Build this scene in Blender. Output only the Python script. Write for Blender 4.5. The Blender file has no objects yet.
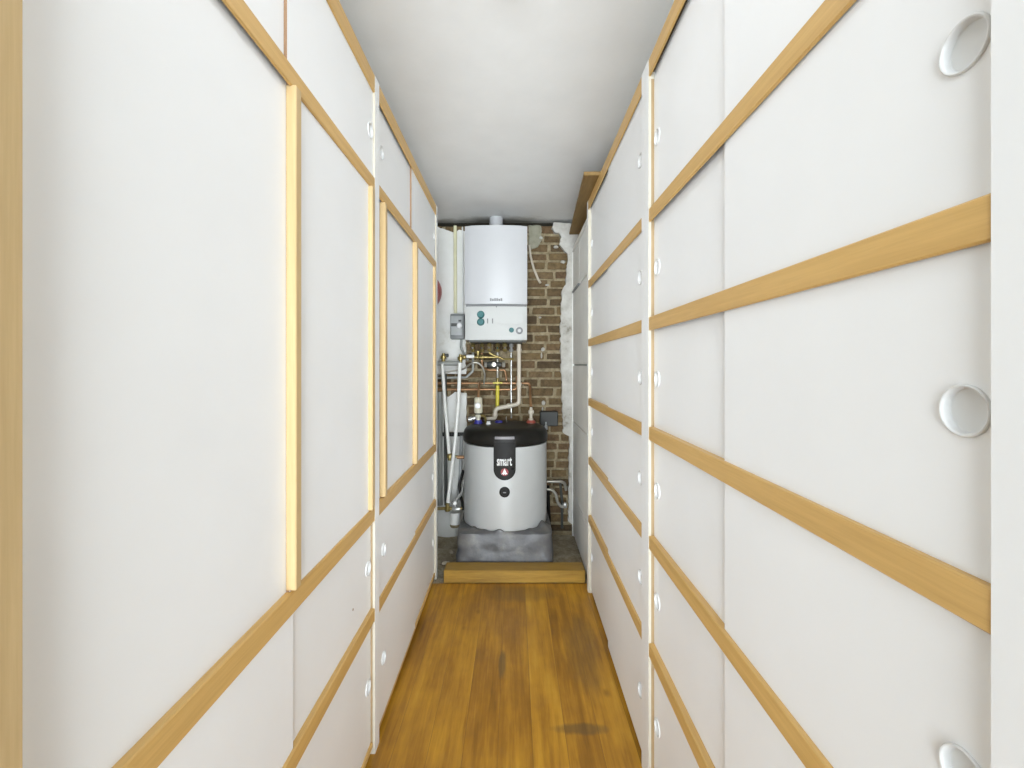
import bpy, bmesh, math, random
from mathutils import Vector, Matrix, noise

random.seed(7)
SC = bpy.context.scene
COL = SC.collection
PI = math.pi

# ------------------------------------------------------------------ camera numbers
F = 455.0            # focal length in pixels (1024 wide)
CX, CY = 514.0, 365.0
H = 1.28             # eye height
YB = 3.46            # back wall
CEIL = 2.375


def P(x, y, Y):
    """point of the photograph at depth Y"""
    return Vector(((x - CX) * Y / F, Y, H - (y - CY) * Y / F))


# ------------------------------------------------------------------ materials
def new_mat(name):
    m = bpy.data.materials.new(name)
    m.use_nodes = True
    nt = m.node_tree
    b = nt.nodes['Principled BSDF']
    return m, nt, b


def N(nt, kind, **kw):
    n = nt.nodes.new(kind)
    for k, v in kw.items():
        setattr(n, k, v)
    return n


def ramp(nt, fac, stops):
    r = N(nt, 'ShaderNodeValToRGB')
    cr = r.color_ramp
    while len(cr.elements) < len(stops):
        cr.elements.new(0.5)
    for e, (p, c) in zip(cr.elements, stops):
        e.position = p
        e.color = (c[0], c[1], c[2], 1)
    nt.links.new(fac, r.inputs[0])
    return r.outputs[0]


def mixc(nt, fac, a, b, mode='MIX'):
    n = N(nt, 'ShaderNodeMix', data_type='RGBA', blend_type=mode)
    for sock, v in ((n.inputs[0], fac), (n.inputs[6], a), (n.inputs[7], b)):
        if hasattr(v, 'is_linked'):
            nt.links.new(v, sock)
        elif isinstance(v, (int, float)):
            sock.default_value = v
        else:
            sock.default_value = (v[0], v[1], v[2], 1)
    return n.outputs[2]


def math_n(nt, op, a, b=None):
    n = N(nt, 'ShaderNodeMath', operation=op)
    for i, v in enumerate((a, b)):
        if v is None:
            continue
        if hasattr(v, 'is_linked'):
            nt.links.new(v, n.inputs[i])
        else:
            n.inputs[i].default_value = v
    return n.outputs[0]


def coords(nt, scale=(1, 1, 1), loc=(0, 0, 0), out='Object'):
    tc = N(nt, 'ShaderNodeTexCoord')
    mp = N(nt, 'ShaderNodeMapping')
    mp.inputs['Scale'].default_value = scale
    mp.inputs['Location'].default_value = loc
    nt.links.new(tc.outputs[out], mp.inputs[0])
    return mp.outputs[0]


def noise_t(nt, vec, scale, detail=3, rough=0.5):
    n = N(nt, 'ShaderNodeTexNoise')
    n.inputs['Scale'].default_value = scale
    n.inputs['Detail'].default_value = detail
    n.inputs['Roughness'].default_value = rough
    nt.links.new(vec, n.inputs['Vector'])
    return n.outputs['Fac']


def bump(nt, b, height, strength, dist=0.01):
    n = N(nt, 'ShaderNodeBump')
    n.inputs['Strength'].default_value = strength
    n.inputs['Distance'].default_value = dist
    nt.links.new(height, n.inputs['Height'])
    nt.links.new(n.outputs[0], b.inputs['Normal'])


def plain(name, col, rough=0.5, metal=0.0, var=0.06, scale=14.0, coat=0.0, bmp=0.0):
    m, nt, b = new_mat(name)
    v = coords(nt)
    f = noise_t(nt, v, scale, 4)
    lo = [max(0, c * (1 - var)) for c in col]
    hi = [min(1, c * (1 + var)) for c in col]
    nt.links.new(ramp(nt, f, [(0.3, lo), (0.7, hi)]), b.inputs['Base Color'])
    b.inputs['Roughness'].default_value = rough
    b.inputs['Metallic'].default_value = metal
    b.inputs['Coat Weight'].default_value = coat
    if bmp:
        bump(nt, b, f, bmp, 0.01)
    return m


def wood(name, a, b_, stretch, rough=0.4, flecks=True):
    """a, b_: dark / light; stretch: scale vector (small along the grain)"""
    m, nt, b = new_mat(name)
    v = coords(nt, stretch)
    f1 = noise_t(nt, v, 1.0, 5, 0.6)
    f2 = noise_t(nt, v, 5.0, 3, 0.6)
    f = math_n(nt, 'ADD', math_n(nt, 'MULTIPLY', f1, 0.65), math_n(nt, 'MULTIPLY', f2, 0.35))
    c = ramp(nt, f, [(0.3, a), (0.62, b_)])
    nt.links.new(c, b.inputs['Base Color'])
    b.inputs['Roughness'].default_value = rough
    return m


M = {}
M['laminate'] = plain('white_laminate', (0.86, 0.868, 0.875), 0.42, var=0.012, scale=5)
M['white_edge'] = plain('white_board_edge', (0.80, 0.79, 0.74), 0.45, var=0.02)
M['old_white'] = plain('aged_white_paint', (0.86, 0.855, 0.82), 0.5, var=0.05, scale=4)
M['ring'] = plain('white_plastic_pull', (0.70, 0.705, 0.70), 0.45, var=0.01)
M['beech_h'] = wood('beech_rail', (0.52, 0.31, 0.095), (0.66, 0.42, 0.145), (60, 2.0, 60))
M['beech_v'] = wood('beech_strip', (0.48, 0.335, 0.155), (0.59, 0.43, 0.22), (60, 60, 2.0))
M['hardboard'] = plain('hardboard_edge', (0.30, 0.18, 0.10), 0.7)
M['tan'] = plain('beech_veneer_inside', (0.34, 0.24, 0.125), 0.5, var=0.05)
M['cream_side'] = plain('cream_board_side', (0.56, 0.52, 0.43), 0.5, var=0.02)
M['groove_shade'] = plain('rail_groove_shade', (0.085, 0.05, 0.02), 0.6)  # dark brown puts the shade line under each rail into the slot colour
M['dark'] = plain('shadow_gap_board', (0.10, 0.075, 0.05), 0.8)
M['oldboard'] = wood('raw_plank', (0.145, 0.085, 0.022), (0.24, 0.145, 0.042), (40, 2.0, 40), 0.6)
M['beam'] = wood('oak_step', (0.23, 0.125, 0.020), (0.43, 0.255, 0.042), (2.5, 30, 30), 0.38)
M['boiler'] = plain('white_enamel', (0.50, 0.502, 0.515), 0.3, var=0.008, coat=0.15)
M['panel'] = plain('white_plastic_panel', (0.49, 0.495, 0.48), 0.5, var=0.01)
M['panel_line'] = plain('grey_plastic', (0.17, 0.17, 0.17), 0.5)
M['teal'] = plain('teal_plastic', (0.010, 0.115, 0.115), 0.5)
M['badge'] = plain('silver_badge', (0.20, 0.20, 0.205), 0.5, 0.2)
M['silver'] = plain('silver_grey_jacket', (0.50, 0.51, 0.505), 0.36, 0.10, var=0.015)
M['black'] = plain('black_plastic', (0.012, 0.011, 0.009), 0.42, var=0.2)
M['black_gloss'] = plain('black_cover', (0.012, 0.011, 0.010), 0.5, var=0.1)
for k_ in ('black', 'black_gloss'):
    M[k_].node_tree.nodes['Principled BSDF'].inputs['Specular IOR Level'].default_value = 0.22
M['grip'] = plain('grey_grip', (0.22, 0.21, 0.22), 0.4)
M['letter'] = plain('white_print', (0.85, 0.85, 0.85), 0.5, var=0.01)
M['red_print'] = plain('dark_red_print', (0.26, 0.035, 0.04), 0.5)
M['blue'] = plain('blue_plastic', (0.05, 0.05, 0.33), 0.4)
M['red'] = plain('red_ring', (0.40, 0.10, 0.07), 0.4)
M['vessel'] = plain('red_enamel', (0.33, 0.07, 0.065), 0.35)
M['grey_box'] = plain('grey_plastic_box', (0.19, 0.20, 0.20), 0.45)
M['grey_light'] = plain('light_grey_plastic', (0.36, 0.37, 0.37), 0.45)
M['dark_grey'] = plain('dark_grey_plastic', (0.055, 0.058, 0.052), 0.5)
M['charcoal'] = plain('charcoal_plastic', (0.022, 0.023, 0.020), 0.55)
M['conduit'] = plain('cream_conduit', (0.66, 0.63, 0.42), 0.45)
M['pvc'] = plain('white_pvc_pipe', (0.86, 0.86, 0.82), 0.4)
M['beige'] = plain('beige_pvc_pipe', (0.56, 0.50, 0.41), 0.45)
M['greypipe'] = plain('grey_pipe', (0.30, 0.31, 0.29), 0.45)
M['brass'] = plain('brass_fitting', (0.33, 0.255, 0.095), 0.35, 0.75, var=0.2)
M['copper'] = plain('copper_pipe', (0.36, 0.20, 0.10), 0.42, 0.6, var=0.25)
M['steel'] = plain('braided_steel', (0.40, 0.38, 0.33), 0.4, 0.5, var=0.2)
M['chrome'] = plain('chromed_fitting', (0.62, 0.62, 0.60), 0.25, 0.6)
M['yellow'] = plain('yellow_gas_pipe', (0.62, 0.52, 0.045), 0.4)
M['cream'] = plain('cream_valve', (0.62, 0.58, 0.45), 0.4)
M['amber'] = plain('dull_filter_bowl', (0.27, 0.22, 0.13), 0.25)
M['lampglass'] = plain('white_lamp_body', (0.8, 0.8, 0.8), 0.4)
M['stone'] = plain('rubble_stone', (0.34, 0.29, 0.22), 0.9, var=0.3, scale=40)
M['chip'] = plain('orange_brick_chip', (0.50, 0.25, 0.06), 0.8, var=0.15)


def make_floor_mat():
    m, nt, b = new_mat('oak_plank_floor')
    tc = N(nt, 'ShaderNodeTexCoord')
    sep = N(nt, 'ShaderNodeSeparateXYZ')
    nt.links.new(tc.outputs['Object'], sep.inputs[0])
    cmb = N(nt, 'ShaderNodeCombineXYZ')
    nt.links.new(sep.outputs['Y'], cmb.inputs[0])
    nt.links.new(math_n(nt, 'ADD', sep.outputs['X'], 0.0535 + 0.1158 * 20), cmb.inputs[1])
    br = N(nt, 'ShaderNodeTexBrick', offset=0.37, squash=1.0)
    br.inputs['Scale'].default_value = 1.0
    br.inputs['Brick Width'].default_value = 11.0
    br.inputs['Row Height'].default_value = 0.1158
    br.inputs['Mortar Size'].default_value = 0.0012
    br.inputs['Mortar Smooth'].default_value = 0.5
    br.inputs['Color1'].default_value = (0, 0, 0, 1)
    br.inputs['Color2'].default_value = (1, 1, 1, 1)
    br.inputs['Mortar'].default_value = (0.5, 0.5, 0.5, 1)
    nt.links.new(cmb.outputs[0], br.inputs['Vector'])
    plank = br.outputs['Color']
    # shift the grain from plank to plank
    off = N(nt, 'ShaderNodeVectorMath', operation='SCALE')
    nt.links.new(plank, off.inputs[0])
    off.inputs['Scale'].default_value = 7.0
    add = N(nt, 'ShaderNodeVectorMath', operation='ADD')
    nt.links.new(tc.outputs['Object'], add.inputs[0])
    nt.links.new(off.outputs[0], add.inputs[1])
    mp = N(nt, 'ShaderNodeMapping')
    mp.inputs['Scale'].default_value = (44, 2.6, 1)
    nt.links.new(add.outputs[0], mp.inputs[0])
    g1 = noise_t(nt, mp.outputs[0], 1.0, 6, 0.62)
    mp2 = N(nt, 'ShaderNodeMapping')
    mp2.inputs['Scale'].default_value = (9, 2.2, 1)
    nt.links.new(add.outputs[0], mp2.inputs[0])
    g2 = noise_t(nt, mp2.outputs[0], 1.0, 4, 0.6)
    g3 = noise_t(nt, tc.outputs['Object'], 3.2, 4, 0.6)
    s = math_n(nt, 'ADD', math_n(nt, 'MULTIPLY', g1, 0.42), math_n(nt, 'MULTIPLY', g2, 0.33))
    s = math_n(nt, 'ADD', s, math_n(nt, 'MULTIPLY', g3, 0.25))
    bw = N(nt, 'ShaderNodeRGBToBW')
    nt.links.new(plank, bw.inputs[0])
    s = math_n(nt, 'ADD', s, math_n(nt, 'MULTIPLY', math_n(nt, 'SUBTRACT', bw.outputs[0], 0.5), 0.10))
    c = ramp(nt, s, [(0.30, (0.19, 0.080, 0.006)), (0.44, (0.35, 0.160, 0.011)),
                     (0.55, (0.52, 0.260, 0.018)), (0.70, (0.66, 0.385, 0.045))])
    # knots
    vo = N(nt, 'ShaderNodeTexVoronoi')
    vo.inputs['Scale'].default_value = 1.0
    mp3 = N(nt, 'ShaderNodeMapping')
    mp3.inputs['Scale'].default_value = (7, 4.2, 1)
    nt.links.new(add.outputs[0], mp3.inputs[0])
    nt.links.new(mp3.outputs[0], vo.inputs['Vector'])
    k = ramp(nt, vo.outputs['Distance'], [(0.03, (1, 1, 1)), (0.12, (0, 0, 0))])
    kb = N(nt, 'ShaderNodeRGBToBW')
    nt.links.new(k, kb.inputs[0])
    c = mixc(nt, math_n(nt, 'MULTIPLY', kb.outputs[0], 0.45), c, (0.12, 0.055, 0.01))
    # worn grey scuffs with their own outline
    for (sx, sy, rx, ry, st) in ((0.235, 1.60, 0.11, 0.030, 0.6), (0.30, 2.05, 0.09, 0.30, 0.35),
                                 (-0.05, 1.95, 0.018, 0.10, 0.6), (0.02, 2.55, 0.25, 0.10, 0.3)):
        dx = math_n(nt, 'DIVIDE', math_n(nt, 'SUBTRACT', sep.outputs['X'], sx), rx)
        dy = math_n(nt, 'DIVIDE', math_n(nt, 'SUBTRACT', sep.outputs['Y'], sy), ry)
        d = math_n(nt, 'ADD', math_n(nt, 'MULTIPLY', dx, dx), math_n(nt, 'MULTIPLY', dy, dy))
        d = math_n(nt, 'ADD', d, math_n(nt, 'MULTIPLY', math_n(nt, 'SUBTRACT', g2, 0.5), 2.2))
        mk = ramp(nt, d, [(0.25, (1, 1, 1)), (1.0, (0, 0, 0))])
        mb = N(nt, 'ShaderNodeRGBToBW')
        nt.links.new(mk, mb.inputs[0])
        c = mixc(nt, math_n(nt, 'MULTIPLY', mb.outputs[0], st), c, (0.105, 0.070, 0.030))
    # seams
    seam = math_n(nt, 'MULTIPLY', br.outputs['Fac'], 0.55)
    c = mixc(nt, seam, c, (0.12, 0.06, 0.012))
    nt.links.new(c, b.inputs['Base Color'])
    b.inputs['Roughness'].default_value = 0.36
    rr = math_n(nt, 'ADD', math_n(nt, 'MULTIPLY', g3, 0.25), 0.27)
    nt.links.new(rr, b.inputs['Roughness'])
    hgt = math_n(nt, 'SUBTRACT', math_n(nt, 'MULTIPLY', g1, 0.3), br.outputs['Fac'])
    bump(nt, b, hgt, 0.35, 0.003)
    return m


def make_concrete():
    m, nt, b = new_mat('dirty_concrete')
    v = coords(nt)
    f = noise_t(nt, v, 9, 8, 0.7)
    f2 = noise_t(nt, v, 60, 4, 0.7)
    s = math_n(nt, 'ADD', math_n(nt, 'MULTIPLY', f, 0.65), math_n(nt, 'MULTIPLY', f2, 0.35))
    nt.links.new(ramp(nt, s, [(0.3, (0.15, 0.125, 0.080)), (0.5, (0.34, 0.285, 0.195)), (0.68, (0.56, 0.50, 0.38))]),
                 b.inputs['Base Color'])
    b.inputs['Roughness'].default_value = 0.9
    bump(nt, b, s, 0.8, 0.02)
    return m


def make_brick():
    m, nt, b = new_mat('old_brown_brick')
    geo = N(nt, 'ShaderNodeNewGeometry')
    v = coords(nt)
    f = noise_t(nt, v, 28, 6, 0.7)
    c1 = ramp(nt, geo.outputs['Random Per Island'],
              [(0.0, (0.085, 0.058, 0.030)), (0.25, (0.145, 0.100, 0.049)), (0.5, (0.185, 0.130, 0.062)),
               (0.75, (0.155, 0.098, 0.053)), (1.0, (0.215, 0.158, 0.082))])
    c2 = ramp(nt, f, [(0.3, (0.45, 0.42, 0.38)), (0.7, (1.25, 1.2, 1.15))])
    nt.links.new(mixc(nt, 1.0, c1, c2, 'MULTIPLY'), b.inputs['Base Color'])
    b.inputs['Roughness'].default_value = 0.9
    bump(nt, b, f, 0.9, 0.012)
    return m


def make_mortar():
    m, nt, b = new_mat('crumbling_mortar')
    v = coords(nt)
    f = noise_t(nt, v, 22, 8, 0.7)
    nt.links.new(ramp(nt, f, [(0.3, (0.15, 0.118, 0.068)), (0.5, (0.31, 0.25, 0.15)), (0.7, (0.46, 0.385, 0.26))]),
                 b.inputs['Base Color'])
    b.inputs['Roughness'].default_value = 0.95
    bump(nt, b, f, 1.0, 0.02)
    return m


def make_plaster(name, lo, mid, hi, scale=10, bmp=0.5):
    m, nt, b = new_mat(name)
    v = coords(nt)
    f = noise_t(nt, v, scale, 8, 0.65)
    nt.links.new(ramp(nt, f, [(0.28, lo), (0.42, mid), (0.75, hi)]), b.inputs['Base Color'])
    b.inputs['Roughness'].default_value = 0.85
    bump(nt, b, f, bmp, 0.01)
    return m


def make_ceiling():
    m, nt, b = new_mat('painted_ceiling')
    tc = N(nt, 'ShaderNodeTexCoord')
    sep = N(nt, 'ShaderNodeSeparateXYZ')
    nt.links.new(tc.outputs['Object'], sep.inputs[0])
    f = noise_t(nt, tc.outputs['Object'], 5, 5, 0.6)
    c = ramp(nt, f, [(0.3, (0.77, 0.772, 0.765)), (0.7, (0.815, 0.817, 0.81))])
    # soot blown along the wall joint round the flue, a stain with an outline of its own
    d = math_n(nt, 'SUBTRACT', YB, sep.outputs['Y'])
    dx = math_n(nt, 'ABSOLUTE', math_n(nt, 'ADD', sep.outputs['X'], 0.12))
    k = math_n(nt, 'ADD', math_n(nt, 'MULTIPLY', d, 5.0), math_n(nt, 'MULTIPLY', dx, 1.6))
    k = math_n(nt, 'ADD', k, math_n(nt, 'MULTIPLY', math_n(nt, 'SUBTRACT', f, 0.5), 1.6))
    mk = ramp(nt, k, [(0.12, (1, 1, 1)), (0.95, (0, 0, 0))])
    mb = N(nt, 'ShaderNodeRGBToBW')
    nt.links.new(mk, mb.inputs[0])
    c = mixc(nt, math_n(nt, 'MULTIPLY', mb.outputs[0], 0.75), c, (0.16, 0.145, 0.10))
    nt.links.new(c, b.inputs['Base Color'])
    b.inputs['Roughness'].default_value = 0.8
    bump(nt, b, f, 0.15, 0.01)
    return m


def make_plastic():
    m, nt, b = new_mat('grey_plastic_sheet')
    v = coords(nt)
    f = noise_t(nt, v, 7, 5, 0.6)
    nt.links.new(ramp(nt, f, [(0.35, (0.075, 0.075, 0.082)), (0.55, (0.115, 0.115, 0.118)), (0.72, (0.20, 0.185, 0.16))]),
                 b.inputs['Base Color'])
    b.inputs['Roughness'].default_value = 0.40
    n = noise_t(nt, v, 11, 4, 0.5)
    bump(nt, b, n, 0.35, 0.02)
    return m


M['floor'] = make_floor_mat()
M['concrete'] = make_concrete()
M['brick'] = make_brick()
M['mortar'] = make_mortar()
M['plaster'] = make_plaster('rough_white_plaster', (0.22, 0.20, 0.16), (0.44, 0.42, 0.38), (0.62, 0.61, 0.57), 13, 0.8)
M['whitewash'] = make_plaster('old_whitewashed_plaster', (0.58, 0.56, 0.49), (0.74, 0.735, 0.70), (0.80, 0.80, 0.78), 6, 0.25)
M['render'] = make_plaster('green_grey_render', (0.16, 0.15, 0.105), (0.26, 0.25, 0.185), (0.36, 0.345, 0.27), 14, 0.6)
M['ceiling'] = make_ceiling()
M['sheet'] = make_plastic()
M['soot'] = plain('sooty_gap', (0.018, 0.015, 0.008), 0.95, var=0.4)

# ------------------------------------------------------------------ mesh helpers
def obj(name, bm, mats, parent=None, smooth=False):
    if not isinstance(mats, (list, tuple)):
        mats = [mats]
    bmesh.ops.recalc_face_normals(bm, faces=bm.faces[:])
    me = bpy.data.meshes.new(name)
    bm.to_mesh(me)
    bm.free()
    for m in mats:
        me.materials.append(m)
    if smooth:
        for p in me.polygons:
            p.use_smooth = True
        try:
            me.set_sharp_from_angle(angle=math.radians(38))
        except Exception:
            pass
    o = bpy.data.objects.new(name, me)
    COL.objects.link(o)
    if parent is not None:
        o.parent = parent
    return o


def thing(name, label, cat, loc=(0, 0, 0), rotz=0.0, group=None):
    o = bpy.data.objects.new(name, None)
    o.empty_display_size = 0.05
    COL.objects.link(o)
    o.location = loc
    o.rotation_euler = (0, 0, rotz)
    o['label'] = label
    o['category'] = cat
    if group:
        o['group'] = group
    return o


def tag(o, label, cat, group=None):
    o['label'] = label
    o['category'] = cat
    if group:
        o['group'] = group
    return o


def struct(o, label=None):
    o['kind'] = 'structure'
    if label:
        o['label'] = label
    return o


def rebase(o, loc):
    """move the origin of a mesh built in world space"""
    o.data.transform(Matrix.Translation(-Vector(loc)))
    o.location = loc
    return o


def box(bm, a, b, mat=0, bev=0.0, seg=1):
    x0, x1 = sorted((a[0], b[0])); y0, y1 = sorted((a[1], b[1])); z0, z1 = sorted((a[2], b[2]))
    r = bmesh.ops.create_cube(bm, size=1.0)
    vs = r['verts']
    for v in vs:
        v.co = Vector((x0 + (v.co.x + .5) * (x1 - x0), y0 + (v.co.y + .5) * (y1 - y0), z0 + (v.co.z + .5) * (z1 - z0)))
    fs = list({f for v in vs for f in v.link_faces})
    for f in fs:
        f.material_index = mat
    if bev > 0:
        es = list({e for v in vs for e in v.link_edges})
        r = bmesh.ops.bevel(bm, geom=es, offset=bev, segments=seg, affect='EDGES', profile=0.5)
        for f in r['faces']:
            f.material_index = mat
    return fs


def frame_of(d):
    d = d.normalized()
    up = Vector((0, 0, 1)) if abs(d.z) < 0.9 else Vector((0, 1, 0))
    a = d.cross(up).normalized()
    return a, d.cross(a).normalized()


def lathe(bm, origin, axis, prof, n=32, mat=0):
    """prof: list of (radius, distance along axis); radius 0 closes the end"""
    origin = Vector(origin); axis = Vector(axis).normalized()
    a, b = frame_of(axis)
    rings = []
    for r, t in prof:
        c = origin + axis * t
        if r <= 1e-7:
            rings.append([bm.verts.new(c)])
        else:
            rings.append([bm.verts.new(c + (a * math.cos(2 * PI * i / n) + b * math.sin(2 * PI * i / n)) * r) for i in range(n)])
    for p, q in zip(rings, rings[1:]):
        for i in range(n):
            j = (i + 1) % n
            if len(p) == 1 and len(q) == 1:
                continue
            if len(p) == 1:
                f = bm.faces.new((p[0], q[i], q[j]))
            elif len(q) == 1:
                f = bm.faces.new((p[i], q[0], p[j]))
            else:
                f = bm.faces.new((p[i], q[i], q[j], p[j]))
            f.material_index = mat


def cyl(bm, a, b, r, n=20, mat=0, r2=None):
    a = Vector(a); b = Vector(b)
    L = (b - a).length
    r2 = r if r2 is None else r2
    lathe(bm, a, b - a, [(0, 0), (r, 0), (r2, L), (0, L)], n, mat)


def fillet(path, r, seg=6):
    path = [Vector(p) for p in path]
    out = [path[0]]
    for p, c, n in zip(path, path[1:], path[2:]):
        u = (p - c); v = (n - c)
        lu, lv = u.length, v.length
        u.normalize(); v.normalize()
        ang = u.angle(v)
        if ang > PI - 0.05:
            out.append(c); continue
        t = min(r / math.tan(ang / 2), lu * 0.48, lv * 0.48)
        for k in range(seg + 1):
            s = k / seg
            q = (c + u * t) * (1 - s) ** 2 + c * (2 * s * (1 - s)) + (c + v * t) * s ** 2
            out.append(q)
    out.append(path[-1])
    return out


def tube(bm, path, r, n=14, mat=0, bend=0.03):
    pts = fillet(path, bend) if bend > 0 and len(path) > 2 else [Vector(p) for p in path]
    rings = []
    prev = None
    for i, p in enumerate(pts):
        d = (pts[min(i + 1, len(pts) - 1)] - pts[max(i - 1, 0)]).normalized()
        if prev is None:
            a, b = frame_of(d)
        else:
            a = (prev - d * prev.dot(d)).normalized()
            b = d.cross(a).normalized()
        prev = a
        rings.append([bm.verts.new(p + (a * math.cos(2 * PI * k / n) + b * math.sin(2 * PI * k / n)) * r) for k in range(n)])
    for p, q in zip(rings, rings[1:]):
        for k in range(n):
            f = bm.faces.new((p[k], p[(k + 1) % n], q[(k + 1) % n], q[k]))
            f.material_index = mat
    for rr in (rings[0], rings[-1]):
        f = bm.faces.new(rr)
        f.material_index = mat


def prism(bm, pts, axis, a, b, mat=0):
    """closed 2-D outline pushed along axis ('x','y','z') from a to b"""
    def pt(p, t):
        if axis == 'x': return Vector((t, p[0], p[1]))
        if axis == 'y': return Vector((p[0], t, p[1]))
        return Vector((p[0], p[1], t))
    v0 = [bm.verts.new(pt(p, a)) for p in pts]
    v1 = [bm.verts.new(pt(p, b)) for p in pts]
    fs = [bm.faces.new(v0), bm.faces.new(v1)]
    n = len(pts)
    for i in range(n):
        j = (i + 1) % n
        fs.append(bm.faces.new((v0[i], v0[j], v1[j], v1[i])))
    for f in fs:
        f.material_index = mat
    return fs


B = bmesh.new

# ------------------------------------------------------------------ room shell
bm = B(); box(bm, (-1.05, -0.6, -0.05), (1.05, 2.665, 0.0))
struct(obj('floor', bm, M['floor']), 'worn honey coloured oak plank floor of the corridor')
bm = B()
nx, ny = 60, 26
g = [[None] * (ny + 1) for _ in range(nx + 1)]
for i in range(nx + 1):
    for j in range(ny + 1):
        x = -1.05 + 2.1 * i / nx; y = 2.665 + (3.62 - 2.665) * j / ny
        z = -0.012 + 0.012 * noise.noise(Vector((x * 9, y * 9, 0)))
        g[i][j] = bm.verts.new((x, y, z))
for i in range(nx):
    for j in range(ny):
        bm.faces.new((g[i][j], g[i + 1][j], g[i + 1][j + 1], g[i][j + 1]))
bot = bmesh.ops.extrude_face_region(bm, geom=bm.faces[:])
for e in bot['geom']:
    if isinstance(e, bmesh.types.BMVert):
        e.co.z = -0.06
struct(obj('floor_concrete', bm, M['concrete']), 'dirty bare concrete floor round the water tank')

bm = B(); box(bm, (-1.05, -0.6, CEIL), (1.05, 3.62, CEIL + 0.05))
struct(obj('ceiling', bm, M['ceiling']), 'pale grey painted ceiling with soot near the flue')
bm = B(); box(bm, (-1.10, -0.6, 0), (-1.05, 3.62, CEIL))
struct(obj('wall_left', bm, M['whitewash']))
bm = B(); box(bm, (1.05, -0.6, 0), (1.10, 3.62, CEIL))
struct(obj('wall_right', bm, M['whitewash']))

# back wall: mortar bed with single bricks standing proud of it
bm = B()
box(bm, (-1.05, YB, -0.06), (1.05, YB + 0.12, CEIL - 0.042), 1)
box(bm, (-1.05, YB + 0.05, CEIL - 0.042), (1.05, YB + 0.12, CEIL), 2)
rowh = 0.0685
r = random.Random(3)
z = 0.02; row = 0
while z < CEIL - 0.06:
    x = -0.66 - r.random() * 0.12
    while x < 0.47:
        w = r.choice((0.10, 0.17, 0.18, 0.19, 0.115, 0.185))
        gap = r.uniform(0.012, 0.026)
        hgt = rowh - r.uniform(0.013, 0.024)
        x1 = min(x + w, 0.49)
        if x1 - x > 0.03 and r.random() > 0.03:
            d = r.uniform(0.003, 0.014)
            fs = box(bm, (x, YB - d, z), (x1, YB + 0.02, z + hgt), 0, 0.004)
            rot = r.uniform(-0.012, 0.012)
        x = x1 + gap
    z += rowh; row += 1
for v in bm.verts:
    if v.co.y < YB + 0.019:
        q = v.co * 16
        v.co.x += 0.007 * noise.noise(q)
        v.co.z += 0.007 * noise.noise(q + Vector((7, 3, 1)))
        if v.co.y < YB - 0.001:
            v.co.y += 0.004 * noise.noise(q + Vector((1, 9, 5)))
wall_back = struct(obj('wall_back', bm, [M['brick'], M['mortar'], M['soot']]), 'bare brown brick wall with thick mortar at the corridor end')


def slab(bm, outline, y_front, y_back, mat=0):
    """broken plaster: an outline in (x, z) with rough thickness"""
    prism(bm, outline, 'y', y_front, y_back, mat)


def ragged(pts, step=0.02, amp=0.008, seed=0):
    out = []
    n = len(pts)
    for i in range(n):
        a = Vector(pts[i][:2]); b = Vector(pts[(i + 1) % n][:2])
        am = pts[i][2] if len(pts[i]) > 2 else amp
        k = max(1, int((b - a).length / step))
        nrm = Vector((-(b - a).y, (b - a).x))
        nrm = nrm.normalized() if nrm.length > 0 else nrm
        for j in range(k):
            s = j / k
            p = a.lerp(b, s)
            t = noise.noise(Vector((p.x * 23 + seed, p.y * 23, seed * 1.7))) + 0.5 * noise.noise(Vector((p.x * 70, p.y * 70 + seed, 2)))
            fade = 1.0 if 0 < j else 0.4
            out.append((p.x + nrm.x * t * am * fade, p.y + nrm.y * t * am * fade))
    return out


def W(x, y, Y=YB - 0.02):
    p = P(x, y, Y)
    return (p.x, p.z)

# smooth plaster left of the boiler
bm = B()
o_ = [(-1.045, W(0, 373)[1], 0.0)] + [W(466, 374) + (0.012,), W(466, 232) + (0.006,), W(459, 230) + (0.010,), W(455, 233) + (0.012,), W(446, 230) + (0.014,), W(438, 227) + (0.008,),
      (-1.045, W(0, 226)[1], 0.0)]
slab(bm, ragged(o_, 0.02, 0.01, 3), YB - 0.030, YB + 0.01)
p1 = obj('plaster', bm, M['whitewash'], wall_back)
bm = B()
o_ = [(-1.045, -0.05, 0.0), W(467, 365 + (H + 0.05) * F / (YB - .02)) + (0.006,), W(466.5, 393) + (0.004,), W(455, 392) + (0.01,), W(448, 397) + (0.01,), (-1.045, W(0, 397)[1], 0.0)]
slab(bm, ragged(o_, 0.02, 0.005, 8), YB - 0.035, YB + 0.01)
p2 = obj('plaster', bm, M['whitewash'], wall_back)
# broken plaster edge on the right
bm = B()
o_ = [(0.50, 0.02, 0.0), (0.50, CEIL - 0.04, 0.004), W(553, 223) + (0.02,), W(551, 229) + (0.025,), W(560, 236) + (0.02,), W(561, 247) + (0.02,), W(567, 256) + (0.015,),
      W(566, 285) + (0.014,), W(561, 292) + (0.014,), W(560, 330) + (0.016,), W(561, 380) + (0.014,), W(563, 432) + (0.012,), W(569, 436) + (0.008,), W(568, 520) + (0.008,)]
slab(bm, ragged(o_, 0.016, 0.014, 21), YB - 0.045, YB + 0.01)
p3 = obj('plaster', bm, M['plaster'], wall_back)
bm = B()
o_ = [W(528.5, 225.5), W(541, 226) + (0.012,), W(542, 238) + (0.014,), W(538, 247) + (0.012,), W(529, 249) + (0.004,)]
slab(bm, ragged(o_, 0.014, 0.010, 33), YB - 0.022, YB + 0.01)
p4 = obj('plaster', bm, M['render'], wall_back)
p4['label'] = 'small patch of dull green-grey render'
p3['label'] = 'broken rough edge of white plaster'
bm = B()
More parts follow.
